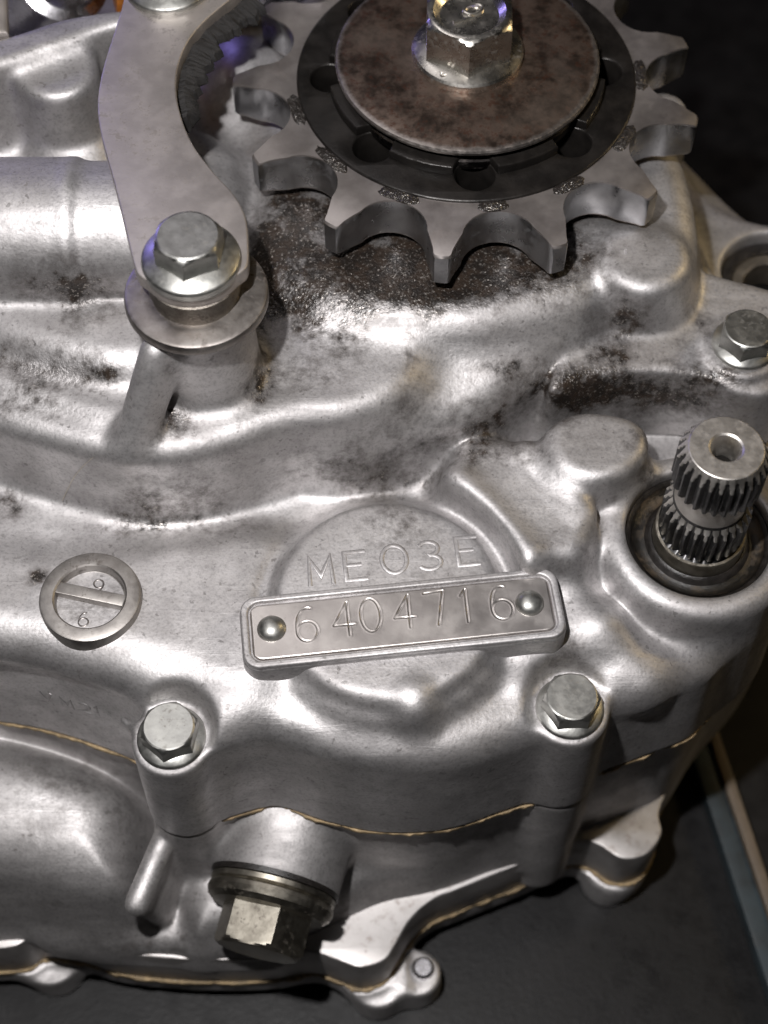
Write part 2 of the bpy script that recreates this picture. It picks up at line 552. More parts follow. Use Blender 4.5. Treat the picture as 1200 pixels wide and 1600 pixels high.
        for p in cor:
            for ax in range(3):
                if p[ax]:
                    continue
                q = list(p); q[ax] = 1
                v0 = F[cx+p[0], cy+p[1], cz+p[2]]
                v1 = F[cx+q[0], cy+q[1], cz+q[2]]
                m = (v0 < 0) != (v1 < 0)
                t = np.where(m, v0/np.where(m, v0-v1, 1), 0)
                pt = np.tile(np.array(p, np.float32), (len(cx), 1))
                pt[:, ax] += t
                acc[m] += pt[m]
                num[m] += 1
        V = (np.stack([cx, cy, cz], 1)+acc/num[:, None])*self.h+self.lo
        V = V.astype(np.float32)
        quads = []
        for ax in range(3):
            s0 = [slice(None)]*3; s1 = [slice(None)]*3
            s0[ax] = slice(0, -1); s1[ax] = slice(1, None)
            a = ins[tuple(s0)]; b = ins[tuple(s1)]
            u, w = [(1, 2), (2, 0), (0, 1)][ax]
            e = np.nonzero(a != b)
            pos = np.stack(e, 1)
            ok = (pos[:, u] > 0) & (pos[:, w] > 0) & (pos[:, u] < self.n[u]-1) & (pos[:, w] < self.n[w]-1)
            pos = pos[ok]
            def cell(du, dw):
                q = pos.copy(); q[:, u] -= du; q[:, w] -= dw
                return idx[q[:, 0], q[:, 1], q[:, 2]]
            Q = np.stack([cell(1, 1), cell(0, 1), cell(0, 0), cell(1, 0)], 1)
            fl = ~a[tuple(pos.T)]
            Q[fl] = Q[fl][:, ::-1]
            quads.append(Q)
        Q = np.concatenate(quads)
        Q = Q[(Q >= 0).all(1)]
        for _ in range(3):
            G = self.grad(V, self.h*0.5)
            V -= G*np.clip(self.sample(V), -0.3*self.h, 0.3*self.h)[:, None]
        N = self.grad(V, self.h*0.9)
        me = bpy.data.meshes.new(name)
        me.vertices.add(len(V))
        me.vertices.foreach_set('co', (V*S).astype(np.float32).ravel())
        me.loops.add(len(Q)*4)
        me.loops.foreach_set('vertex_index', Q.astype(np.int32).ravel())
        me.polygons.add(len(Q))
        me.polygons.foreach_set('loop_start', np.arange(0, len(Q)*4, 4, dtype=np.int32))
        me.polygons.foreach_set('loop_total', np.full(len(Q), 4, np.int32))
        me.update(calc_edges=True)
        me.shade_smooth()
        me.normals_split_custom_set_from_vertices(N.tolist())
        return me, V

def grime_shade_attr(me, V, blobs):
    g = np.zeros(len(V), np.float32)
    for (px, py, z, rx, ry, s) in blobs:
        c = at(px, py, z)
        dd = ((V[:, 0]-c[0])/rx)**2+((V[:, 1]-c[1])/ry)**2+((V[:, 2]-c[2])/(2.0+0.45*max(rx, ry)))**2
        g += s*np.exp(-dd)
    a = me.attributes.new('grime_shade', 'FLOAT', 'POINT')  # one mask for real dirt and painted shade
    a.data.foreach_set('value', g)

def pxpoly(pts, z, sub=5):
    return smooth_loop([axy(x, y, z) for x, y in pts], sub)

# ================================================================== SETTING
Z_TABLE = -85.0
me = mesh_of('table', [(-900, -700, Z_TABLE), (900, -700, Z_TABLE), (900, 1300, Z_TABLE), (-900, 1300, Z_TABLE),
                       (-900, -700, Z_TABLE-25), (900, -700, Z_TABLE-25), (900, 1300, Z_TABLE-25), (-900, 1300, Z_TABLE-25)],
             [(0, 1, 2, 3), (7, 6, 5, 4), (0, 4, 5, 1), (1, 5, 6, 2), (2, 6, 7, 3), (3, 7, 4, 0)])
table = link_mesh('table', me, M['table'])
table['kind'] = 'structure'

# ================================================================== ENGINE
root = bpy.data.objects.new('motorcycle_engine', None)
coll.objects.link(root)
root.empty_display_size = 0.02
root.location = (0, 0.02, Z_TABLE*S)
root['label'] = 'worn cast aluminium motorcycle engine lying on its side with front sprocket and number plate'
root['category'] = 'engine'
RL = Vector((0, 20.0, Z_TABLE))

def part(name, me, mat, loc=(0, 0, 0), rot=None, label=None):
    o = link_mesh(name, me, mat, root, Vector(loc)-RL, rot)
    if label:
        o['label'] = label
    return o

def sub(name, me, mat, parent, loc=(0, 0, 0), rot=None, label=None):
    o = link_mesh(name, me, mat, parent, loc, rot)
    if label:
        o['label'] = label
    return o

# ------------------------------------------------------------------ heights and axes
ZG = -34.0                       # upper gasket
SPX, SPY = axy(730, 87, 31.0)    # sprocket axis
SHX, SHY = 49.2, -2.9            # splined shaft axis
BLX, BLY = axy(268, 1152, -9.0)  # bolts
BRX, BRY = axy(890, 1106, -9.0)
BTX, BTY = axy(1163, 535, 9.0)
ARX, ARY = axy(299, 408, 38.0)   # bolt of the arm

outline_px = [(-260, 1118), (-100, 1122), (0, 1130), (100, 1150), (205, 1188), (262, 1262), (310, 1292), (350, 1280), (430, 1262), (510, 1286),
              (600, 1303), (700, 1298), (790, 1272), (850, 1300), (885, 1270), (930, 1212), (1010, 1182), (1075, 1155), (1108, 1118), (1150, 1050),
              (1225, 960), (1270, 860), (1275, 740), (1250, 640), (1230, 570), (1190, 500), (1120, 440), (1060, 380), (980, 300), (850, 220), (700, 120), (500, -20), (200, -60), (-100, -60), (-300, 200)]
outline = pxpoly(outline_px, ZG, 5)

# ------------------------------------------------------------------ upper casting
wall_px = [p for p in outline_px]
i0 = wall_px.index((262, 1262)); wall_px[i0:i0+2] = [(272, 1226), (330, 1258)]
i0 = wall_px.index((790, 1272)); wall_px[i0:i0+3] = [(785, 1270), (838, 1252), (882, 1234)]
wall = pxpoly(wall_px, ZG, 5)
v = Volume((-92, -62, ZG-2), (84, 132, 42), 0.5)
v.prism(wall, ZG, -6.6, r=5.0, draft=0.04, k=0, slope=(-0.055, 0.0))
# sloping shoulder at the left
v.prism(pxpoly([(-250, 840), (-60, 850), (60, 860), (180, 860), (300, 840), (420, 830), (470, 900), (460, 1000), (380, 1080), (250, 1030), (120, 1010), (0, 990), (-250, 980)], -2.9), -2.9, -2.9, r=3, draft=0.5, k=3.5, zbot=-9)
# right shoulder by the shaft housing
v.prism(pxpoly([(800, 960), (868, 896), (905, 955), (880, 1015), (800, 1030)], -4.0), -4.0, -4.0, r=2.0, draft=0.6, k=4, zbot=-10)
v.capsule(at(868, 898, -5.5), at(935, 985, -7.0), 2.2, 2.6, k=4)
v.capsule(at(935, 985, -7.5), at(1000, 1062, -11.5), 3.0, 3.4, k=5)
# mid plateau, sprocket plateau
v.prism(pxpoly([(-260, 560), (-90, 632), (0, 662), (100, 690), (200, 708), (290, 704), (370, 684), (450, 657), (530, 648), (598, 630), (640, 602), (662, 560), (680, 480),
                (720, 300), (690, 160), (560, 20), (400, -60), (200, -60), (-260, -60)], 13.0), 13.0, 13.0, r=3.6, draft=0.07, k=3.2, zbot=-9)
v.prism(pxpoly([(408, 250), (398, 340), (415, 410), (470, 455), (560, 482), (650, 497), (740, 500), (830, 486), (900, 468), (975, 440), (1060, 440), (1086, 390), (1080, 300), (1050, 215), (985, 140), (880, 70), (600, 0), (440, 60)], 16.5),
        16.5, 16.5, r=3.6, draft=0.25, k=5.0, zbot=-7)
v.prism(pxpoly([(520, 650), (620, 645), (720, 632), (800, 600), (870, 556), (940, 505), (985, 455), (960, 400), (800, 420), (600, 430), (500, 470), (470, 570)], 9.0), 9.0, 11.0, r=3.5, draft=0.18, k=6, zbot=-8, slope=(-0.02, 0.28))
v.disc(axy(1008, 398, 18), 7.4, 18.2, r=2.2, draft=0.12, k=2.5, zbot=-4)
v.disc(axy(1036, 176, 16), 4.0, 17.5, r=1.5, draft=0.1, k=2.5, zbot=5)
# left stepped plateau and its tubes
v.prism(pxpoly([(-260, 520), (-100, 568), (0, 600), (100, 632), (180, 652), (225, 640), (255, 560), (300, 400), (-260, 300)], 14.2), 14.2, 14.2, r=1.6, draft=0.25, k=2.5, zbot=4)
v.prism(pxpoly([(-260, 420), (-100, 478), (0, 514), (100, 545), (190, 562), (260, 540), (330, 420), (320, 200), (-260, 150)], 18.5), 18.5, 18.5, r=3.0, draft=0.45, k=2.5, zbot=8)
ta_, tb_ = at(-220, 362, 22), at(132, 360, 22)
tb_[1] = ta_[1]
v.capsule(ta_, tb_, 11.5, k=3, flat=True)
tc_ = tb_.copy(); tc_[0] += 12
v.capsule(tb_-np.array([2, 0, 0]), tc_, 10.9, k=1.5, flat=True)
v.disc(axy(88, 106, 32.5), 6.6, 32.5, r=1.5, draft=0.03, k=4.5)
v.disc(axy(112, 225, 20), 6.2, 20.0, r=2.5, draft=0.04, k=3)
v.prism(pxpoly([(-60, 118), (20, 92), (90, 68), (190, 36), (240, 40), (240, 10), (120, 22), (40, 45), (-60, 80)], 35.0), 35.0, 35.0, r=1.3, draft=0.12, k=3)
v.ball(at(392, 130, 12), (7, 10, 8), k=6)
v.ball(at(360, 50, 10), (9, 12, 9), k=5)
# post under the arm, its rib and web
v.disc((ARX, ARY), 7.6, 30.0, r=0.8, draft=0.05, k=3)
ra, rb = at(243, 548, 27), at(200, 704, 10.5)
v.capsule(ra, rb, 2.3, 2.6, k=2.0)
v.capsule(at(270, 560, 24), at(215, 700, 9.5), 1.6, 1.8, k=3)
# ridge running from the post toward the right
# right deck with the cover bolt
v.prism(pxpoly([(860, 606), (930, 586), (1020, 577), (1100, 584), (1160, 604), (1215, 600), (1260, 540), (1240, 470), (1140, 440), (1060, 430), (960, 470), (890, 540)], 8.0), 8.0, 8.0, r=1.0, draft=0.10, k=1.5, slope=(-0.04, 0.12), zbot=-8)
v.disc((BTX, BTY), 6.4, 8.2, r=0.5, draft=0.03, k=1.2)
# smooth pad in front of it
v.prism(pxpoly([(856, 668), (862, 708), (892, 738), (938, 748), (985, 732), (1012, 698), (1004, 662), (960, 644), (900, 642)], 5.4), 5.4, 5.4, r=1.8, draft=0.14, k=1.3, zbot=-9)
# raised field right of the round panel
v.prism(pxpoly([(700, 742), (740, 785), (788, 840), (826, 876), (868, 868), (908, 858), (922, 815), (884, 776), (842, 744), (815, 702), (785, 682), (730, 690)], 2.4), 2.4, 2.4, r=2.4, draft=0.3, k=3.2, zbot=-9)
v.capsule(at(712, 752, 1.6), at(822, 872, 1.2), 1.3, 1.3, k=4)
v.capsule(at(822, 706, 1.6), at(915, 802, 1.2), 1.3, 1.3, k=4)
# round panel with its little boss
DX, DY = axy(606, 930, -0.5)
v.disc((DX, DY), 18.4, -0.9, r=2.6, draft=0.3, k=2.2, zbot=-9)
v.groove((DX, DY), 19.0, -2.1, 1.1, k=2.0)
v.capsule(at(650, 1128, -9), at(645, 1098, -4.2), 4.0, 3.8, k=1.8)
# housing of the splined shaft
v.disc((SHX, SHY), 15.2, -1.2, r=2.4, draft=0.045, k=3.0)
v.drill((SHX, SHY), 11.4, -8.0, k=0.5)
# bolt seats
for bx, by in ((BLX, BLY), (BRX, BRY)):
    v.drill((bx, by), 6.3, -9.7, k=1.2, flare=0.12)
    v.disc((bx, by), 6.1, -9.3, r=0.3, draft=0.015, k=1.8)
    for sx in (-1, 1):                       # small webs from the seat to the wall
        v.capsule((bx+sx*5.2, by+1.5, -10.2), (bx+sx*8.0, by+4.0, -11.5), 0.9, 0.7, k=1.2)
# lug with the bearing behind
LGX, LGY = axy(1210, 432, -6)
v.prism(pxpoly([(1060, 250), (1092, 292), (1140, 326), (1200, 345), (1290, 350), (1350, 430), (1320, 540), (1200, 540), (1100, 480), (1060, 380)], -5.0), -5.0, -5.0, r=2.5, draft=0.12, k=4)
v.drill((LGX, LGY), 9.4, -16.0, k=0.8)
v.prism(pxpoly([(1092, 390), (1110, 420), (1175, 500), (1120, 520), (1080, 470)], 2.0), 2.0, 2.0, r=0.8, draft=0.25, k=2, zbot=-8)
v.floor(ZG)
v.relax(1)
me, V = v.surface('crankcase_cover')
grime_shade_attr(me, V, [
    (560, 425, 16.5, 13, 6, 0.95), (680, 445, 16.5, 12, 5, 1.15), (800, 430, 16.5, 10, 5, 0.8), (450, 360, 16.5, 6, 12, 0.7), (890, 390, 16.5, 5, 8, 0.6), (700, 330, 16.5, 24, 13, 1.0),
    (985, 500, 12, 2.4, 4.5, 0.9), (1000, 612, 3.5, 10, 3.2, 0.75), (915, 618, 4, 5, 3, 0.7), (1070, 625, 1, 7, 4, 0.45),
    (275, 665, 11, 4.5, 2.6, 1.0), (255, 690, 10, 3, 2.5, 0.7), (395, 600, 12, 3, 5, 0.85), (410, 470, 14, 3.5, 10, 0.75), (250, 570, 24, 3, 2, 0.6),
    (120, 590, 14, 10, 3.2, 0.6), (80, 440, 22, 7, 5, 0.6), (140, 450, 20, 5, 6, 0.7), (30, 560, 16, 8, 4, 0.45),
    (250, 820, -4, 14, 2.4, 0.5), (60, 905, -3, 1.3, 1.3, 0.9), (10, 790, -3, 3, 3, 0.7), (480, 590, 12, 5, 4, 0.35),  # first entry paints the dark band of shade at the wall foot
    (850, 600, 6, 14, 2.4, 0.45), (780, 660, 4, 14, 2.2, 0.45), (620, 820, -0.5, 6, 4, 0.45), (1010, 690, 4, 4, 5, 0.35), (60, 1000, -3, 14, 6, 0.12), (740, 700, 4, 16, 3, 0.5), (560, 600, 10, 8, 5, 0.18), (870, 870, -2, 5, 3, 0.7),  # stains, plus shade of the diagonal crease and notch wall painted in
    (560, 740, -1, 9, 2.4, 0.4), (1000, 740, -1, 5, 3, 0.7), (960, 790, -1, 2, 5, 0.4), (640, 640, 12, 5, 3, 0.35),
    (1160, 585, 8, 7, 3, 0.6), (1090, 520, 8, 6, 4, 0.45), (268, 1140, -9, 7, 6, 0.32), (890, 1096, -9, 7, 6, 0.34), (960, 520, 12, 4, 5, 0.30), (920, 550, 10, 5, 4, 0.26), (870, 590, 7, 5, 4, 0.30), (820, 630, 5, 5, 4, 0.42), (770, 672, 3, 5, 3, 0.42), (640, 560, 10, 1.3, 6, 0.35), (540, 520, 13, 5, 5, 0.38), (480, 500, 15, 3, 7, 0.5), (145, 935, -2, 10, 9, 0.22), (600, 750, -2, 16, 3, 0.25), (880, 1000, -5, 5, 6, 0.3), (40, 640, 12, 9, 4, 0.3), (330, 760, 4, 14, 5, 0.22), (700, 900, -1, 10, 4, 0.2), (1120, 470, -3, 4, 5, 0.4)])
cover = part('crankcase_cover', me, M['cast'])

def hit(px, py, vol):
    """where the line of sight through px, py meets the casting"""
    a = at(px, py, 40.0); b = at(px, py, ZG)
    T = np.linspace(0, 1, 900)[:, None]
    P = (a+(b-a)*T).astype(np.float32)
    f = vol.sample(P)
    i = int(np.argmax(f < 0))
    p = P[i:i+1]
    return p[0], vol.grad(p, 0.8)[0]
letter_hits = [hit(px, py, v)[0] for px, py in ((501, 893), (556, 884), (616, 874), (672, 868), (731, 861))]
mark_hits = [hit(px, py, v) for px, py in ((72, 1088), (104, 1099), (133, 1106), (152, 1111))]
hair_hits = [hit(px, py, v) for px, py in ((98, 782), (106, 764), (116, 745), (130, 728), (146, 714))]

# ------------------------------------------------------------------ upper gasket
def offset_loop(poly, d):
    P = np.asarray(poly)
    T = np.roll(P, -1, 0)-np.roll(P, 1, 0)
    Nn = np.stack([T[:, 1], -T[:, 0]], 1)
    Nn /= np.linalg.norm(Nn, axis=1, keepdims=True)
    area2 = np.sum(P[:, 0]*np.roll(P[:, 1], -1)-np.roll(P[:, 0], -1)*P[:, 1])
    return P+Nn*d*(1 if area2 > 0 else -1)

def ragged(poly, amp):
    P = smooth_loop(poly, 3)
    n = len(P)
    w = np.convolve(rng.normal(0, 1, n+8), np.ones(5)/5, 'same')[4:4+n]
    off = offset_loop(P, 1.0)-P
    return P+off*(w*amp)[:, None]

gl = ragged(offset_loop(wall, 0.06), 0.46)
part('gasket', plate_curve('gasket', [gl.tolist()], ZG-0.8, ZG-0.05, 0.08, 0), M['gasket'], label='tan paper gasket squeezed out under the upper casting')

# ------------------------------------------------------------------ middle casting
ZF = -62.0
flange_px = [(-200, 1490), (-60, 1486), (20, 1480), (55, 1463), (110, 1470), (165, 1487), (250, 1497), (330, 1501), (420, 1498), (485, 1488), (525, 1500), (562, 1512), (602, 1500), (622, 1470),
             (643, 1436), (676, 1406), (710, 1392), (770, 1368), (815, 1350), (870, 1326), (905, 1314), (935, 1320), (972, 1342), (1012, 1334), (1034, 1302), (1030, 1272), (1042, 1238), (1062, 1195), (1095, 1130),
             (1140, 1020), (1190, 880), (1200, 700), (1150, 480), (1000, 200), (600, 60), (0, 60), (-260, 400)]
flange = pxpoly(flange_px, ZF, 5)
v = Volume((-98, -78, -76), (92, 128, -33), 0.6)
inner = offset_loop(wall, -1.0)
v.prism(inner, ZG-1, ZG-1, r=0.8, draft=0.0, k=0)
# bulging left side
v.prism(pxpoly([(-300, 1452), (-80, 1456), (30, 1448), (130, 1466), (195, 1466), (238, 1436), (256, 1370), (254, 1290), (195, 1230), (60, 1180), (-100, 1150), (-300, 1150)], -58), -58, -38.5, r=7, draft=0.30, k=3, zbot=-67.5, slope=(-0.06, 0.10))
v.prism(pxpoly([(292, 1480), (360, 1486), (440, 1480), (515, 1446), (600, 1408), (672, 1388), (745, 1358), (800, 1325), (500, 1250), (280, 1300)], ZF), ZF, -53, r=4, draft=0.3, k=4, zbot=-68)
# hollow between rib and drain boss, lower centre wall
v.disc((BLX, BLY), 6.35, ZG-0.1, r=0.1, draft=-0.01, k=2)
v.disc((BRX, BRY), 6.35, ZG-0.1, r=0.1, draft=-0.01, k=2)
v.prism(pxpoly([(70, 1468), (130, 1480), (220, 1489), (340, 1493), (430, 1489), (430, 1440), (330, 1420), (200, 1420), (80, 1440)], ZF), ZF, -58.5, r=2.5, draft=0.2, k=3, zbot=-69)
# drain boss
DA = np.array([-0.23, -0.965, -0.12]); DA /= np.linalg.norm(DA)
DC = at(428, 1386, -47.0)
v.capsule(DC-DA*26, DC, 11.8, 10.8, k=2.5, flat=True)
# long rib and flange
v.capsule(at(266, 1288, -38.5), at(214, 1412, -41), 2.0, 2.1, k=0.8)
for q in range(1, 7):
    v.capsule(at(266, 1288, -38.5)+np.array([0.2*q, 0.5*q, -2.6*q]), at(214, 1412, -41)+np.array([0.3*q, 0.5*q, -2.6*q]), 1.7, 1.7, k=1.5)
v.prism(offset_loop(flange, -1.0), ZF, ZF-1.0, r=0.5, draft=0.0, k=1.0)
v.floor(-74.5)
v.relax(1)
me, V = v.surface('crankcase')
grime_shade_attr(me, V, [(300, 1310, -48, 4, 4, 0.8), (540, 1440, -58, 4, 4, 0.6), (240, 1470, -58, 8, 4, 0.5), (120, 1250, -42, 14, 8, 0.35), (100, 1380, -50, 10, 8, 0.18), (480, 1480, -60, 8, 4, 0.4), (900, 1280, -60, 5, 6, 0.4), (660, 1420, -60, 6, 3, 0.35)])  # dirt; shade under the gasket and the drain plug shadow painted in too
body = part('crankcase', me, M['cast_low'])
sub('flange', plate_curve('flange', [flange.tolist()], -74.8, ZF, 0.45, 2), M['machined'], body)

# ------------------------------------------------------------------ lower gasket and lower casting
ZL = -75.0
low = offset_loop(flange, 0.1)
part('gasket', plate_curve('gasket', [ragged(offset_loop(flange, 0.35), 0.30).tolist()], ZL-1.0, ZL-0.05, 0.1, 0), M['gasket'], label='tan gasket line under the lower flange')
v = Volume((-98, -82, Z_TABLE-1), (92, 128, ZL-0.2), 0.6)
v.prism(low, ZL-1, ZL-1.1, r=0.5, draft=0.0, k=0, zbot=-81)
v.prism(offset_loop(flange, -5), ZL-1, ZL-2, r=0.5, draft=-0.3, k=3)
LBX, LBY = axy(652, 1520, ZL-2)
v.disc((LBX, LBY), 4.3, ZL-2.0, r=0.5, draft=0.03, k=2)
v.disc(axy(590, 1530, ZL-2), 5.2, ZL-2.0, r=0.5, draft=0.03, k=3)
v.disc(axy(955, 1356, ZL-2), 4.8, ZL-2.0, r=0.5, draft=0.03, k=3)
v.disc(axy(80, 1488, ZL-2), 6.0, ZL-2.0, r=0.5, draft=0.0, k=3)
v.floor(Z_TABLE+0.2)
me, V = v.surface('clutch_cover')
grime_shade_attr(me, V, [(300, 1540, -76, 30, 5, 0.25)])
lowc = part('clutch_cover', me, M['cast_low'])
sub('dowel_pin', lathe('dowel_pin', [(0, 1.4), (1.5, 1.4), (2.0, 1.0), (2.0, -2)], 24), M['chrome'], lowc, (LBX+1.0, LBY+0.6, ZL-2))

# ------------------------------------------------------------------ hexagon flange bolts
def hex_head(name, af, h, fr, fh, cham=0.55, dish=0.0, twist=0.0):
    """hexagon head with chamfered crown; the flange is a mesh of its own"""
    n = 72
    V, Fc, rings = [], [], []
    R = af/2
    def rad(a):
        a = (a-twist) % (math.pi/3)-math.pi/6
        return R/math.cos(a)
    levels = [(0.0, 0.0, 9e9), (h-1.2, 0, 9e9), (h-0.8, 0, R*1.14), (h-0.45, 0, R*1.075), (h-0.12, 0, R*1.0), (h, 0, R*0.94)]
    for z, _, cap in levels:
        ring = []
        for i in range(n):
            a = 2*math.pi*i/n
            r = min(rad(a), cap)
            ring.append(len(V)); V.append((r*math.cos(a), r*math.sin(a), z))
        rings.append(ring)
    if dish > 0:
        for rr, z in ((R*0.86, h), (R*0.78, h-dish*0.5), (R*0.70, h-dish), (R*0.3, h-dish)):
            ring = []
            for i in range(n):
                a = 2*math.pi*i/n
                ring.append(len(V)); V.append((rr*math.cos(a), rr*math.sin(a), z))
            rings.append(ring)
    c = len(V); V.append((0, 0, h-dish))
    for A, B in zip(rings[:-1], rings[1:]):
        for i in range(n):
            j = (i+1) % n
            Fc.append((A[i], A[j], B[j], B[i]))
    for i in range(n):
        Fc.append((rings[-1][i], rings[-1][(i+1) % n], c))
    head = mesh_of(name, V, Fc, 22)
    fl = lathe(name+'_flange', [(fr*0.55, fh+0.55), (R*1.02, fh+0.35), (fr-0.35, fh*0.75), (fr-0.06, fh*0.55), (fr, fh*0.35), (fr-0.1, 0.0), (fr-0.1, -0.6)], 72, 40)
    return head, fl

def bolt(loc, head, fl, mat, rotz, label, tilt=(0, 0)):
    o = part('bolt', head, mat, loc, Euler((tilt[0], tilt[1], rotz)), label)
    f = sub('flange', fl, mat, o)
    return o

h6, f6 = hex_head('bolt', 7.7, 4.4, 5.2, 1.0)
bolt((BLX, BLY, -9.3), h6, f6, M['zinc'], math.radians(20), 'zinc plated flange bolt left of the drain plug boss')
bolt((BRX, BRY, -9.3), h6, f6, M['zinc'], math.radians(2), 'zinc plated flange bolt below the splined shaft housing')
bolt((BTX, BTY, 8.3), h6, f6, M['zinc'], math.radians(14), 'oily zinc flange bolt above the splined shaft')

# ------------------------------------------------------------------ slotted plug
PGX, PGY = axy(141, 934, -1.2)
pg = lathe('slotted_plug', [(0, -1.9), (5.0, -1.9), (5.25, -1.75), (5.4, -0.2), (5.65, 0.0), (7.35, 0.0), (7.65, -0.15), (7.75, -0.5), (7.7, -2.5), (8.1, -4.0)], 80, 32)
plug = part('slotted_plug', pg, M['plugm'], (PGX, PGY, -0.6), Euler((0, 0, 0)), label='round slotted inspection plug in the left of the casting')
def rbox(name, lx, ly, z0, z1, b=0.2):
    return plate_curve(name, [[(-lx/2, -ly/2), (lx/2, -ly/2), (lx/2, ly/2), (-lx/2, ly/2)]], z0, z1, b, 1)
ang = math.radians(-13)
sub('crossbar', rbox('crossbar', 10.9, 2.0, -2.4, -0.35), M['plugm'], plug, (0, 0.6, 0), Euler((0, 0, ang)))

# ------------------------------------------------------------------ stroke lettering
def arc(cx, cy, rx, ry, a0, a1, n=14):
    return [(cx+rx*math.cos(math.radians(a0+(a1-a0)*i/n)), cy+ry*math.sin(math.radians(a0+(a1-a0)*i/n))) for i in range(n+1)]
GLYPH = {   # 0..1 wide, 0..1.6 high
    'M': [[(0, 0), (0.05, 1.6), (0.5, 0.55), (0.95, 1.6), (1, 0)]],
    'E': [[(0.95, 1.6), (0.05, 1.6), (0.05, 0), (0.95, 0)], [(0.05, 0.85), (0.75, 0.85)]],
    '0': [arc(0.5, 0.8, 0.48, 0.8, 0, 360, 28)],
    '3': [arc(0.45, 1.2, 0.42, 0.40, 150, -80, 14)+arc(0.45, 0.42, 0.48, 0.42, 85, -150, 16)],
    '6': [[(0.78, 1.55)]+arc(0.62, 0.55, 0.62, 1.05, 82, 180, 12)+arc(0.5, 0.48, 0.5, 0.48, 180, 530, 24)],
    '4': [[(0.72, 0), (0.72, 1.6), (0.0, 0.5), (1.0, 0.5)]],
    '7': [[(0.0, 1.6), (0.95, 1.6), (0.42, 0)]],
    '1': [[(0.25, 1.3), (0.5, 1.6), (0.5, 0)]],
    '8': [arc(0.5, 1.2, 0.38, 0.38, -90, 270, 20), arc(0.5, 0.41, 0.46, 0.41, 90, 450, 22)],
    'V': [[(0, 1.6), (0.5, 0), (1, 1.6)]],
    '2': [arc(0.5, 1.15, 0.45, 0.45, 160, -40, 12)+[(0.0, 0.0), (0.95, 0.0)]],
    '5': [[(0.9, 1.6), (0.15, 1.6), (0.08, 0.9)]+arc(0.45, 0.5, 0.48, 0.5, 130, -150, 16)],
}
def strokes(ch, w, hgt):
    return [[(x*w-w/2, y/1.6*hgt-hgt/2) for x, y in st] for st in GLYPH[ch]]

def letter_mesh(name, ch, w, hgt, half, rise):
    """raised rounded strokes"""
    V, Fc = [], []
    sec = [(-1.0, -0.3), (-0.92, 0.35), (-0.6, 0.85), (0, 1.0), (0.6, 0.85), (0.92, 0.35), (1.0, -0.3)]
    for st in strokes(ch, w, hgt):
        P = np.array(st)
        closed = np.linalg.norm(P[0]-P[-1]) < 1e-6
        if closed:
            P = P[:-1]
        n = len(P)
        rings = []
        for i in range(n):
            a = P[i-1] if (i > 0 or closed) else P[i]
            b = P[(i+1) % n] if (i < n-1 or closed) else P[i]
            t0 = P[i]-a; t1 = b-P[i]
            l0, l1 = np.linalg.norm(t0), np.linalg.norm(t1)
            t0 = t0/l0 if l0 > 0 else t1/l1
            t1 = t1/l1 if l1 > 0 else t0
            t = t0+t1; t /= np.linalg.norm(t)+1e-9
            nn = np.array([-t[1], t[0]])
            mit = 1/max(0.45, abs(nn@np.array([-t0[1], t0[0]])))
            ring = []
            for u, hh in sec:
                q = P[i]+nn*u*half*mit
                ring.append(len(V)); V.append((q[0], q[1], hh*rise))
            rings.append(ring)
        m = n if closed else n-1
        for i in range(m):
            A, B = rings[i], rings[(i+1) % n]
            for j in range(len(sec)-1):
                Fc.append((A[j], B[j], B[j+1], A[j+1]))
        if not closed:
            Fc.append(tuple(rings[0])); Fc.append(tuple(reversed(rings[-1])))
    return mesh_of(name, V, Fc, 50)

PLATE_ROT = math.radians(6.6)
lm = {}
for ch, lh in zip('ME03E', letter_hits):
    x, y, lz = (float(q) for q in lh)
    if ch not in lm:
        lm[ch] = letter_mesh('embossed_letter', ch, 3.6 if ch != '0' else 4.0, 4.9, 0.40, 0.17)
    sub('embossed_letter', lm[ch], M['cast'], cover, (x, y, lz-0.02), Euler((0, 0, PLATE_ROT)))
for ch, px, py, r in (('6', 152, 914, 2.9), ('6', 130, 966, 0.0)):
    x, y = axy(px, py, -2)
    sub('stamped_digit', letter_mesh('stamped_digit', ch, 1.5, 2.3, 0.17, 0.14), M['ring'], plug, (x-PGX, y-PGY, -1.88), Euler((0, 0, r)))

# ------------------------------------------------------------------ number plate on its raised mount
PCX, PCY = axy(629, 962, 0.8)
def rrect(lx, ly, r, n=8):
    out = []
    for sx, sy, a0 in ((1, 1, 0), (-1, 1, 90), (-1, -1, 180), (1, -1, 270)):
        for i in range(n+1):
            a = math.radians(a0+90*i/n)
            out.append((sx*(lx/2-r)+r*math.cos(a), sy*(ly/2-r)+r*math.sin(a)))
    return out
PL, PW = 48.6, 12.3
mount = sub('plate_mount', plate_curve('plate_mount', [rrect(PL, PW, 2.6)], -7.0, -0.15, 0.6, 3), M['cast'], cover, (PCX, PCY, 0), Euler((0, 0, PLATE_ROT)))
rim = sub('plate_rim', plate_curve('plate_rim', [rrect(PL-0.3, PW-0.3, 2.5), rrect(PL-2.6, PW-2.4, 1.9)], -0.9, 0.5, 0.34, 3), M['cast'], cover, (PCX, PCY, 0), Euler((0, 0, PLATE_ROT)))
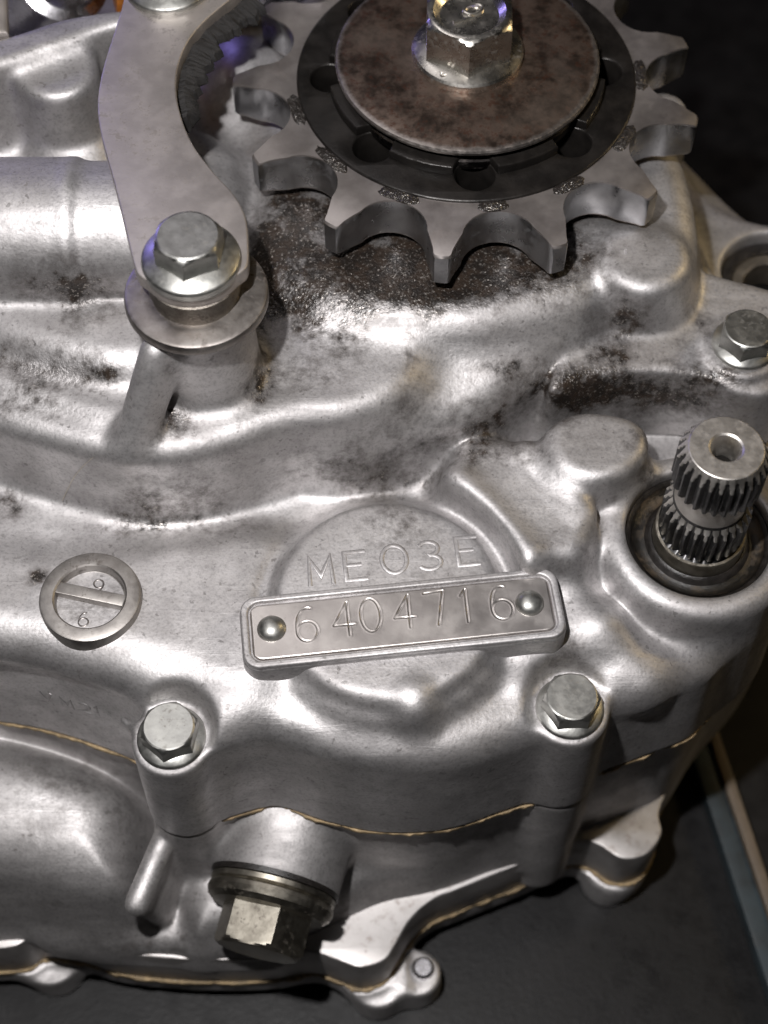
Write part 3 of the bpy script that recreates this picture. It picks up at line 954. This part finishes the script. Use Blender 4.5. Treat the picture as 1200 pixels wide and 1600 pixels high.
# engraved plate as a dense height field
hl, hw, cr = PL/2-1.55, PW/2-1.45, 1.6
nx, ny = 470, 100
xs = np.linspace(-hl, hl, nx)
hh = np.where(np.abs(xs) > hl-cr, hw-cr+np.sqrt(np.maximum(cr*cr-(np.abs(xs)-(hl-cr))**2, 0)), hw)
vv = np.linspace(-1, 1, ny)
GX = np.repeat(xs[:, None], ny, 1)
GY = hh[:, None]*vv[None, :]
GZ = np.full(GX.shape, 0.0)
cp, sp_ = math.cos(-PLATE_ROT), math.sin(-PLATE_ROT)
dist = np.full(GX.shape, 9.0)
for ch, px, py, rr in (('6', 479, 976, 3), ('4', 537, 967, 0), ('0', 579, 961, 0), ('4', 632, 955, -2), ('7', 683, 950, 4), ('1', 729, 946, -2), ('6', 783, 942, 4)):
    x, y = axy(px, py, 0.2)
    x -= PCX; y -= PCY
    lx, ly = x*cp-y*sp_, x*sp_+y*cp
    ca, sa = math.cos(math.radians(rr)), math.sin(math.radians(rr))
    for st in strokes(ch, 3.1, 5.6):
        P = np.array([(lx+a*ca-b*sa, ly+a*sa+b*ca) for a, b in st])
        for a, b in zip(P[:-1], P[1:]):
            e = b-a
            t = np.clip(((GX-a[0])*e[0]+(GY-a[1])*e[1])/(e@e+1e-9), 0, 1)
            dist = np.minimum(dist, np.hypot(GX-a[0]-e[0]*t, GY-a[1]-e[1]*t))
GZ += -0.09*np.clip(1-dist/0.16, 0, 1)**0.8*(0.6+0.4*np.sin(GX*2.1+GY*1.7))+0.014*np.exp(-((dist-0.25)/0.09)**2)
edge = np.minimum(hl-np.abs(GX), hh[:, None]*(1-np.abs(vv))[None, :]) if False else np.minimum(hl-np.abs(GX), hh[:, None]-np.abs(GY))
GZ -= 0.35*np.clip(1-edge/0.35, 0, 1)**2
GZ += 0.05*np.sin(GX*0.35)*np.cos(GY*0.5)
Vp = np.stack([GX, GY, GZ], 2).reshape(-1, 3)
fi = np.arange(nx*ny).reshape(nx, ny)
Fp = np.stack([fi[:-1, :-1], fi[1:, :-1], fi[1:, 1:], fi[:-1, 1:]], 2).reshape(-1, 4).tolist()
nb = len(Vp)
rim_i = list(fi[:, 0])+list(fi[-1, 1:])+list(fi[:-1, -1][::-1])+list(fi[0, 1:-1][::-1])
Vs = Vp[rim_i].copy(); Vs[:, 2] = -0.9
Vp = np.concatenate([Vp, Vs])
for i in range(len(rim_i)):
    j = (i+1) % len(rim_i)
    Fp.append([int(rim_i[i]), nb+i, nb+j, int(rim_i[j])])
plate = part('number_plate', mesh_of('number_plate', Vp, Fp, 60), M['plate'], (PCX, PCY, 0.2), Euler((0, 0, PLATE_ROT)),
             label='small riveted aluminium plate engraved 6404716')
riv = lathe('rivet', [(0, 1.35), (0.8, 1.27), (1.45, 1.0), (1.95, 0.55), (2.2, 0.05), (2.15, -0.3)], 40, 60)
for px, py in ((424, 979), (828, 939)):
    x, y = axy(px, py, 0.9)
    x -= PCX; y -= PCY
    sub('rivet', riv, M['zinc'], plate, (x*cp-y*sp_, x*sp_+y*cp, 0.0))

# ------------------------------------------------------------------ splined shaft and seal
n_sp = 27
nth = n_sp*10
Vs, Fs, rings = [], [], []
prof = []   # z, cap radius, tooth depth factor
for z, cap, tf in ((-5, 6.9, 0), (-1.0, 6.9, 0), (-0.4, 6.7, 0), (0.2, 6.05, 1), (1.0, 6.65, 1), (1.6, 9, 1), (7.4, 9, 1), (7.6, 6.75, 1), (8.6, 6.2, 1), (9.4, 5.6, 1), (10.0, 5.45, 1), (14.6, 5.45, 1), (15.2, 5.7, 1), (15.5, 6.4, 1), (15.9, 9, 1), (22.4, 9, 1), (22.6, 6.75, 1), (23.4, 6.33, 1), (24.2, 5.92, 1), (25.0, 5.5, 1)):
    prof.append((z*0.88 if z > 0 else z, cap, tf))
for z, cap, tf in prof:
    ring = []
    for i in range(nth):
        a = 2*math.pi*i/nth
        u = (i % 10)/10.0
        tooth = abs(u-0.5)*2            # 1 at valley edge .. 0 at crest
        rt = 6.75-1.0*np.clip((tooth-0.22)/0.62, 0, 1)
        r = min(cap, rt) if tf else cap
        ring.append(len(Vs)); Vs.append((r*math.cos(a), r*math.sin(a), z))
    rings.append(ring)
for A, B in zip(rings[:-1], rings[1:]):
    for i in range(nth):
        j = (i+1) % nth
        Fs.append((A[i], A[j], B[j], B[i]))
shm = mesh_of('splined_shaft', Vs, Fs, 28)
shm.materials.append(M['spline']); shm.materials.append(M['spline_end'])
cap_of = [p[1] for p in prof]
fm = np.zeros(len(Fs), np.int32)
for k in (7, 8, 10, 16, 17, 18):                       # worn chamfers at the tooth ends
    for i in range(nth):
        u = ((i+0.5) % 10)/10.0
        rt = 6.75-1.0*np.clip((abs(u-0.5)*2-0.22)/0.62, 0, 1)
        if rt > (cap_of[k]+cap_of[k+1])/2-0.05:
            fm[k*nth+i] = 1
shm.polygons.foreach_set('material_index', fm)
shaft = part('splined_shaft', shm, M['spline'], (SHX, SHY, 0), label='short splined steel shaft with grease in its groove')
sub('shaft_end', lathe('shaft_end', [(0, 16.5), (1.75, 16.5), (1.8, 20.6), (2.3, 21.85), (2.6, 22.06), (5.35, 22.06), (5.52, 21.95), (5.6, 21.5)], 64, 30), M['spline_end'], shaft)
sub('centre_bore_shade', lathe('centre_bore_shade', [(0, 17.5), (1.78, 17.5)], 32), M['dark'], shaft)  # black disc painting the shade down the bore
seal = part('oil_seal', lathe('oil_seal', [(6.8, -3.2), (7.3, -2.7), (7.9, -3.0), (8.2, -3.9), (8.9, -4.3), (10.0, -4.0), (10.5, -3.1), (11.1, -2.7), (11.5, -3.0), (11.5, -6)], 96, 60), M['seal'], (SHX, SHY, 0), label='black rubber oil seal around the splined shaft')
sub('dust_ring', lathe('dust_ring', [(8.25, -3.75), (8.9, -4.05), (10.0, -3.75), (10.42, -3.05)], 96, 60), M['seal_dust'], seal)
part('shaft_collar', lathe('shaft_collar', [(6.6, 0.15), (7.0, 0.1), (7.15, -0.3), (7.15, -4)], 64, 40), M['drain'], (SHX, SHY, 0))

# ------------------------------------------------------------------ front sprocket
NT_ = 13
PITCH_R = 15.875/2/math.sin(math.pi/NT_)
RTIP = 38.5
GC, GR = 35.5, 5.8                   # gullet centre radius and gullet radius
def tooth_outline():
    """one tooth from gullet bottom to gullet bottom as (angle, radius), tooth at angle 0"""
    half = math.pi/NT_
    pts = []
    for i in range(9):               # gullet arc, measured in the gullet's own frame
        b = math.radians(-90+i*9.2)
        x, y = GC+GR*math.sin(b), GR*math.cos(b)
        pts.append((-half+math.atan2(y, x), math.hypot(x, y)))
    a9, r9 = pts[-1]
    for t, bow in ((0.25, -0.1), (0.5, -0.15), (0.75, -0.1)):
        hw = r9*abs(a9)*(1-t)+1.2*t+bow*0.3
        r = r9+(RTIP-0.3-r9)*t
        pts.append((-hw/r, r))
    pts += [(-1.35/RTIP, RTIP-0.3), (-1.05/RTIP, RTIP), (0.0, RTIP+0.05)]
    return pts+[(-a, r) for a, r in pts[1:-1][::-1]]
TO = tooth_outline()
base_a = math.radians(263.0)
OUT = []
for k in range(NT_):
    for a, r in TO:
        OUT.append((base_a+2*math.pi*k/NT_+a, r))
nO = len(OUT)
R_IN = 26.6
Vt, Ft = [], []
def zdrop(r, top=True):
    t = max(0.0, (r-33.0)/5.5)
    return (0.9 if top else 0.3)*t*t
def ring_at(f, z0, sgn):
    ring = []
    for a, r in OUT:
        rr = R_IN+(r-R_IN)*f
        ring.append(len(Vt)); Vt.append((rr*math.cos(a), rr*math.sin(a), z0-sgn*zdrop(rr, sgn > 0)))
    return ring
TH_S = 7.4
levels = [ring_at(0.0, 0, 1), ring_at(0.35, 0, 1), ring_at(0.6, 0, 1), ring_at(0.78, 0, 1), ring_at(0.90, 0, 1), ring_at(0.975, 0, 1)]
r_edge = ring_at(1.0, -0.28, 1)
r_edge2 = ring_at(1.0, -TH_S+0.28, -1)
back = [ring_at(0.975, -TH_S, -1), ring_at(0.6, -TH_S, -1), ring_at(0.0, -TH_S, -1)]
seq = levels+[r_edge, r_edge2]+back
for A, B in zip(seq[:-1], seq[1:]):
    for i in range(nO):
        j = (i+1) % nO
        Ft.append((A[i], B[i], B[j], A[j]))
ZS = 26.5                      # top of the teeth
spm_ = mesh_of('sprocket', Vt, Ft, 34)
spm_.materials.append(M['sprocket']); spm_.materials.append(M['flank'])
fc = np.zeros(len(Ft), np.int32)
fc[6*nO:7*nO] = 1
spm_.polygons.foreach_set('material_index', fc)
sprocket = part('sprocket', spm_, M['sprocket'], (SPX, SPY, ZS), label='thirteen tooth steel drive sprocket with oily gullets')
holes = [circle(22.4*math.cos(math.radians(-88+45*k)), 22.4*math.sin(math.radians(-88+45*k)), 3.2, 28) for k in range(8)]
sub('hub_plate', plate_curve('hub_plate', [circle(0, 0, 27.9, 128)]+holes, -TH_S+0.6, 0.45, 0.35, 2), M['hub'], sprocket)
sub('hub_back', lathe('hub_back', [(0, -TH_S+0.7), (26, -TH_S+0.7), (26, -TH_S-0.5), (12, -TH_S-0.5), (12, -TH_S-6)], 64), M['dark'], sprocket)  # coloured black so the hub holes look shaded
step = []
for i in range(360):
    th = math.radians(i)
    dl = (th-math.radians(-88)+math.pi/8) % (math.pi/4)-math.pi/8
    r_ = 22.7
    q_ = 3.3**2-(22.4*math.sin(dl))**2
    if q_ > 0:
        r_ = min(r_, 22.4*math.cos(dl)-math.sqrt(q_))
    step.append((r_*math.cos(th), r_*math.sin(th)))
sub('hub_step', plate_curve('hub_step', [step], 0.3, 2.2, 0.3, 2), M['hub'], sprocket)
sub('lock_ring', lathe('lock_ring', [(12, 2.9), (19.4, 2.9), (19.7, 2.6), (19.7, 1.9), (19.4, 1.7), (20.2, 1.5), (20.4, 1.2), (20.4, 0.4), (20.2, -0.5)], 96, 30), M['ring'], sprocket)
sub('retaining_washer', lathe('retaining_washer', [(0, 4.9), (8, 4.9), (16, 4.8), (20.9, 4.6), (21.3, 4.45), (21.5, 4.1), (21.4, 3.6), (20.9, 3.3), (12, 3.2)], 112, 30), M['rust'], sprocket, label='large rusty brown retaining washer on the sprocket')
h8, f8 = hex_head('bolt', 13.4, 9.0, 9.1, 2.0, dish=1.0)
sb = sub('bolt', h8, M['zinc_bright'], sprocket, (0, 0, 4.9), Euler((0, 0, math.radians(-91))), label='bright flanged centre bolt of the sprocket marked 10')
# its flange and markings belong to the same bolt, so they join its mesh
def join_into(dst, srcs):
    bm = bmesh.new()
    bm.from_mesh(dst.data)
    for me_, mat4 in srcs:
        t = me_.copy(); t.transform(mat4)
        bm.from_mesh(t)
        bpy.data.meshes.remove(t)
    nm = dst.data.name
    me2 = bpy.data.meshes.new(nm)
    bm.to_mesh(me2); bm.free()
    me2.materials.append(dst.data.materials[0])
    dst.data = me2
    me2.shade_smooth()
    me2.set_sharp_from_angle(angle=math.radians(26))
RZ = Matrix.Rotation(math.radians(91), 4, 'Z')
def mk(ch, w, h_, x, y, z, rot, half=0.3, rise=0.25):
    me_ = letter_mesh('mark', ch, w, h_, half, rise)
    return (me_, RZ @ Matrix.Translation(Vector((x, y, z))*S) @ Matrix.Rotation(math.radians(rot), 4, 'Z'))
join_into(sb, [(f8, Matrix.Identity(4)), mk('1', 1.6, 3.0, -1.2, -1.5, 8.05, -70, 0.34, 0.45), mk('0', 2.2, 3.0, 0.6, 0.9, 8.05, -70, 0.34, 0.45), mk('8', 0.9, 1.3, -4.2, -6.4, 1.75, 20, 0.16, 0.22)])
# wet grit packed into the gullets
for k in (0, 1, 2, 3, 10, 11, 12):
    a = base_a+2*math.pi*(k+0.5+0.08*math.sin(k*5.1))/NT_
    Vg, Fg = [], []
    nr, na = 9, 26
    jit = rng.uniform(-1, 1, (nr, na))
    for i in range(nr):
        f = i/(nr-1)
        for j in range(na):
            b = math.pi*2*j/na
            rr = (1-f)
            x = (28.7+rr*1.5*math.cos(b)*(1+0.12*jit[i, j]))
            x = min(x, 29.75)
            y = rr*(2.6+1.3*abs(math.sin(k*2.7)))*math.sin(b)*(1+0.12*jit[(i+1) % nr, j])
            z = 0.03+0.4*math.sin(f*math.pi/2)*(0.75+0.35*jit[i, (j+3) % na]) if i else -0.15
            Vg.append((x*math.cos(a)-y*math.sin(a), x*math.sin(a)+y*math.cos(a), z))
    for i in range(nr-1):
        for j in range(na):
            q = (j+1) % na
            Fg.append((i*na+j, i*na+q, (i+1)*na+q, (i+1)*na+j))
    sub('oil_residue', mesh_of('oil_residue', Vg, Fg, 60), M['crumb'], sprocket)

# ------------------------------------------------------------------ curved arm with its bolts
ZA = 38.0
armL = [(200, -30), (189, 15), (175, 60), (162, 102), (154, 140), (152.5, 175), (158, 212), (170, 256), (183, 305), (195, 355), (206, 400), (214, 425)]
armR = [(386, 415), (388, 385), (384, 340), (366, 304), (335, 270), (303, 228), (284, 185), (275, 140), (279, 100), (295, 62), (322, 30), (362, -4), (390, -30)]
loop = [axy(x, y, ZA) for x, y in armL]
a0 = math.atan2(loop[-1][1]-ARY, loop[-1][0]-ARX)
pR = axy(386, 415, ZA)
a1 = math.atan2(pR[1]-ARY, pR[0]-ARX)
R0 = math.hypot(loop[-1][0]-ARX, loop[-1][1]-ARY); R1 = math.hypot(pR[0]-ARX, pR[1]-ARY)
if a1 < a0:
    a1 += 2*math.pi
for i in range(1, 10):
    t = i/10
    aa = a0+(a1-a0)*t; rr = (R0+(R1-R0)*t)
    rr = rr+(6.5-rr)*math.sin(math.pi*t)**0.4
    loop.append((ARX+rr*math.cos(aa), ARY+rr*math.sin(aa)))
loop += [axy(x, y, ZA) for x, y in armR]
tx, ty = axy(270, -60, ZA)
sm = smooth_loop(loop, 5, closed=False)
arm_poly = sm.tolist()+[(tx+12, ty+22), (tx-4, ty+24)]
arm = part('guide_arm', plate_curve('guide_arm', [arm_poly], ZA-2.6, ZA, 0.28, 2), M['arm'], label='curved flat steel arm bolted over the left of the engine')
h6b, f6b = hex_head('bolt', 9.0, 5.4, 7.1, 1.4)
bolt((ARX, ARY, ZA+0.1), h6b, f6b, M['zinc'], math.radians(24), 'flanged bolt through the lower end of the curved arm', (0.0, 0.0))
tbx, tby = axy(262, -22, ZA)
bolt((tbx, tby, ZA+0.1), h6b, f6b, M['zinc'], math.radians(5), 'flange bolt at the upper end of the curved arm, cut by the frame')
sp = part('spacer', lathe('spacer', [(6.3, 0.2), (6.75, 0), (6.8, -2.0), (6.4, -2.3), (6.5, -4.6), (6.9, -5.0)], 64, 30), M['collar'], (ARX, ARY, ZA-2.6), label='dirty collar under the arm bolt')
part('thick_washer', lathe('thick_washer', [(6, 1.9), (9.9, 1.9), (10.35, 1.7), (10.55, 1.3), (10.55, 0.3), (10.3, 0.0), (6, 0)], 80, 30), M['washer'], (ARX, ARY, ZA-8.4), label='thick round washer under the arm spacer')

# perished rubber along the arm
Pc = smooth_loop([axy(x, y, ZA-2) for x, y in ((380, -14), (340, 22), (308, 55), (290, 92), (284, 130), (286, 160), (292, 182))], 26, closed=False)
rj = np.convolve(rng.normal(0, 1, 400), np.ones(9)/9, 'same')*1.6+np.convolve(rng.normal(0, 1, 400), np.ones(3)/3, 'same')*0.15
Vr, Fr = [], []
nn_ = len(Pc)
for i, p in enumerate(Pc):
    t = i/(nn_-1)
    a = Pc[max(0, i-1)]; b = Pc[min(nn_-1, i+1)]
    tg = (b-a)/np.linalg.norm(b-a)
    nr_ = np.array([-tg[1], tg[0]])
    if nr_[0] < 0:
        nr_ = -nr_
    w = 3.8*(1-t)**0.6+0.5+rj[i+20]*(1.2-0.6*t)
    for u, z in ((-1.2, 0.6), (0.2*w, 1.2), (0.6*w, 0.7), (w, 0.0), (w+0.4, -1.6), (0.5*w, -3.2), (-1.2, -3.2)):
        Vr.append((p[0]+nr_[0]*u, p[1]+nr_[1]*u, ZA-2+z*0.8+rng.uniform(-0.12, 0.12)+0.35*rj[i+120+int(u)]-1.0))
for i in range(nn_-1):
    for j in range(7):
        q = (j+1) % 7
        Fr.append((i*7+j, i*7+q, (i+1)*7+q, (i+1)*7+j))
Fr += [tuple(range(7)), tuple(range((nn_-1)*7+6, (nn_-1)*7-1, -1))]
part('rubber_strip', mesh_of('rubber_strip', Vr, Fr, 40), M['rubber'], label='crumbling black rubber along the inner edge of the arm')

# ------------------------------------------------------------------ drain plug
zq = Vector(DA.tolist()).to_track_quat('Z', 'Y').to_euler()
drain = part('drain_plug', lathe('drain_plug', [(10.4, 0.0), (10.6, 0.2), (10.6, 1.0), (10.1, 1.3), (10.6, 1.7), (10.75, 2.4), (10.4, 3.4), (9.4, 4.2), (6, 4.5)], 80, 25), M['drain'], DC.tolist(), zq, label='dull metal drain plug with hexagon head at the bottom')
hd, fd = hex_head('hexagon_head', 13.4, 7.4, 8.6, 1.0)
sub('hexagon_head', hd, M['drain'], drain, (0, 0, 3.6), Euler((0, 0, math.radians(8))))
sub('sealing_washer', lathe('sealing_washer', [(9.0, -1.0), (10.9, -0.9), (10.9, 0.0), (9.0, 0.1)], 72, 30), M['seal'], drain)

# ------------------------------------------------------------------ bearing in the rear lug
br = part('bearing', lathe('bearing', [(5.0, -14), (5.0, -8.6), (5.3, -8.2), (6.9, -8.2), (7.1, -8.6), (7.1, -9.4), (7.6, -9.4), (7.6, -8.4), (7.9, -8.1), (9.2, -8.1), (9.4, -8.4), (9.4, -14)], 72, 30), M['bearing'], (LGX, LGY, 0), label='bearing ring in the lug at the right edge')
sub('bore_shade', lathe('bore_shade', [(0, -14.5), (5.2, -14.5)], 40), M['dark'], br)  # black disc painting the shade inside the bearing
sub('gap_shade_ring', lathe('gap_shade_ring', [(6.9, -8.0), (8.2, -7.7), (9.38, -7.9), (9.38, -9)], 64, 60), M['seal'], br)  # black ring added to paint the gap around the bearing dark

# ------------------------------------------------------------------ things behind, top left
x, y = axy(95, 30, 30)
hf = lathe('hose_fitting', [(0, 10), (7.2, 10), (7.8, 9.4), (7.8, 4), (6.6, 3.2), (6.6, -4), (8.4, -5), (8.4, -20)], 48, 30)
part('hose_fitting', hf, M['chrome'], (x, y+14, 30), Euler((0.3, 0.5, 0)), label='blurred bright metal fitting at the top left')
x, y = axy(186, 12, 26)
part('orange_clip', rbox('orange_clip', 5, 12, -6, 6, 1.0), M['copper'], (x+0.4, y+8, 28), Euler((0.2, 0.1, 0.3)), label='small orange piece behind the curved arm')
x, y = axy(440, 18, 24)
part('bright_sleeve', lathe('bright_sleeve', [(0, 8), (5.5, 8), (6, 7.5), (6, -14)], 40, 30), M['chrome'], (x, y+10, 24), Euler((0.2, 1.0, 0.4)), label='bright metal sleeve lit violet behind the sprocket')
x, y = axy(-5, 30, 30)
part('steel_bar', rbox('steel_bar', 8, 40, -4, 4, 0.8), M['arm'], (x-3, y+10, 34), Euler((0.1, 0.15, 0.15)), label='flat steel bar at the extreme top left')

# ================================================================== strip lying on the table
p0, p1 = at(1095, 1120, Z_TABLE+5), at(1215, 1480, Z_TABLE+5)
d = (p1-p0); L = float(np.hypot(d[0], d[1])); an = math.atan2(d[1], d[0])
st = bpy.data.objects.new('edging_strip', None)
coll.objects.link(st)
st.empty_display_size = 0.02
mid = (p0+p1)/2
st.location = (mid[0]*S, mid[1]*S, Z_TABLE*S)
st.rotation_euler = (0, 0, an)
st['label'] = 'thin tan topped strip with blue grey side lying on the dark table'
st['category'] = 'strip'
sub('strip_core', rbox('strip_core', L*2.2, 4.0, 0.05, 4.6, 0.3), M['strip_side'], st, (0, -1.9, 0))
sub('strip_top', rbox('strip_top', L*2.2, 2.2, 0.05, 5.6, 0.4), M['strip_top'], st, (0, 1.3, 0))

# ------------------------------------------------------------------ faint cast marks on the left wall
for ch, (p, nrm) in zip('VM21', mark_hits):
    nv = Vector(nrm.tolist()).normalized()
    zx = Vector((0, 0, 1)).cross(nv).normalized()
    yy = nv.cross(zx)
    R3 = Matrix((zx, yy, nv)).transposed().to_euler()
    sub('cast_mark', letter_mesh('cast_mark', ch, 2.0 if ch != '1' else 1.6, 2.8, 0.26, 0.14), M['cast'], cover, Vector(p.tolist()), R3)

# ------------------------------------------------------------------ a hair on the casting
Ph = smooth_loop([h[0]+h[1]*0.15 for h in hair_hits], 6, closed=False)
Vh, Fh = [], []
for i, p in enumerate(Ph):
    for j in range(5):
        a = 2*math.pi*j/5
        Vh.append((p[0]+0.07*math.cos(a), p[1], p[2]+0.07*math.sin(a)))
for i in range(len(Ph)-1):
    for j in range(5):
        q = (j+1) % 5
        Fh.append((i*5+j, i*5+q, (i+1)*5+q, (i+1)*5+j))
hair = link_mesh('hair_strand', mesh_of('hair_strand', Vh, Fh, 179), M['hair'])
hair['label'] = 'single pale hair stuck on the casting above the slotted plug'
hair['category'] = 'hair'
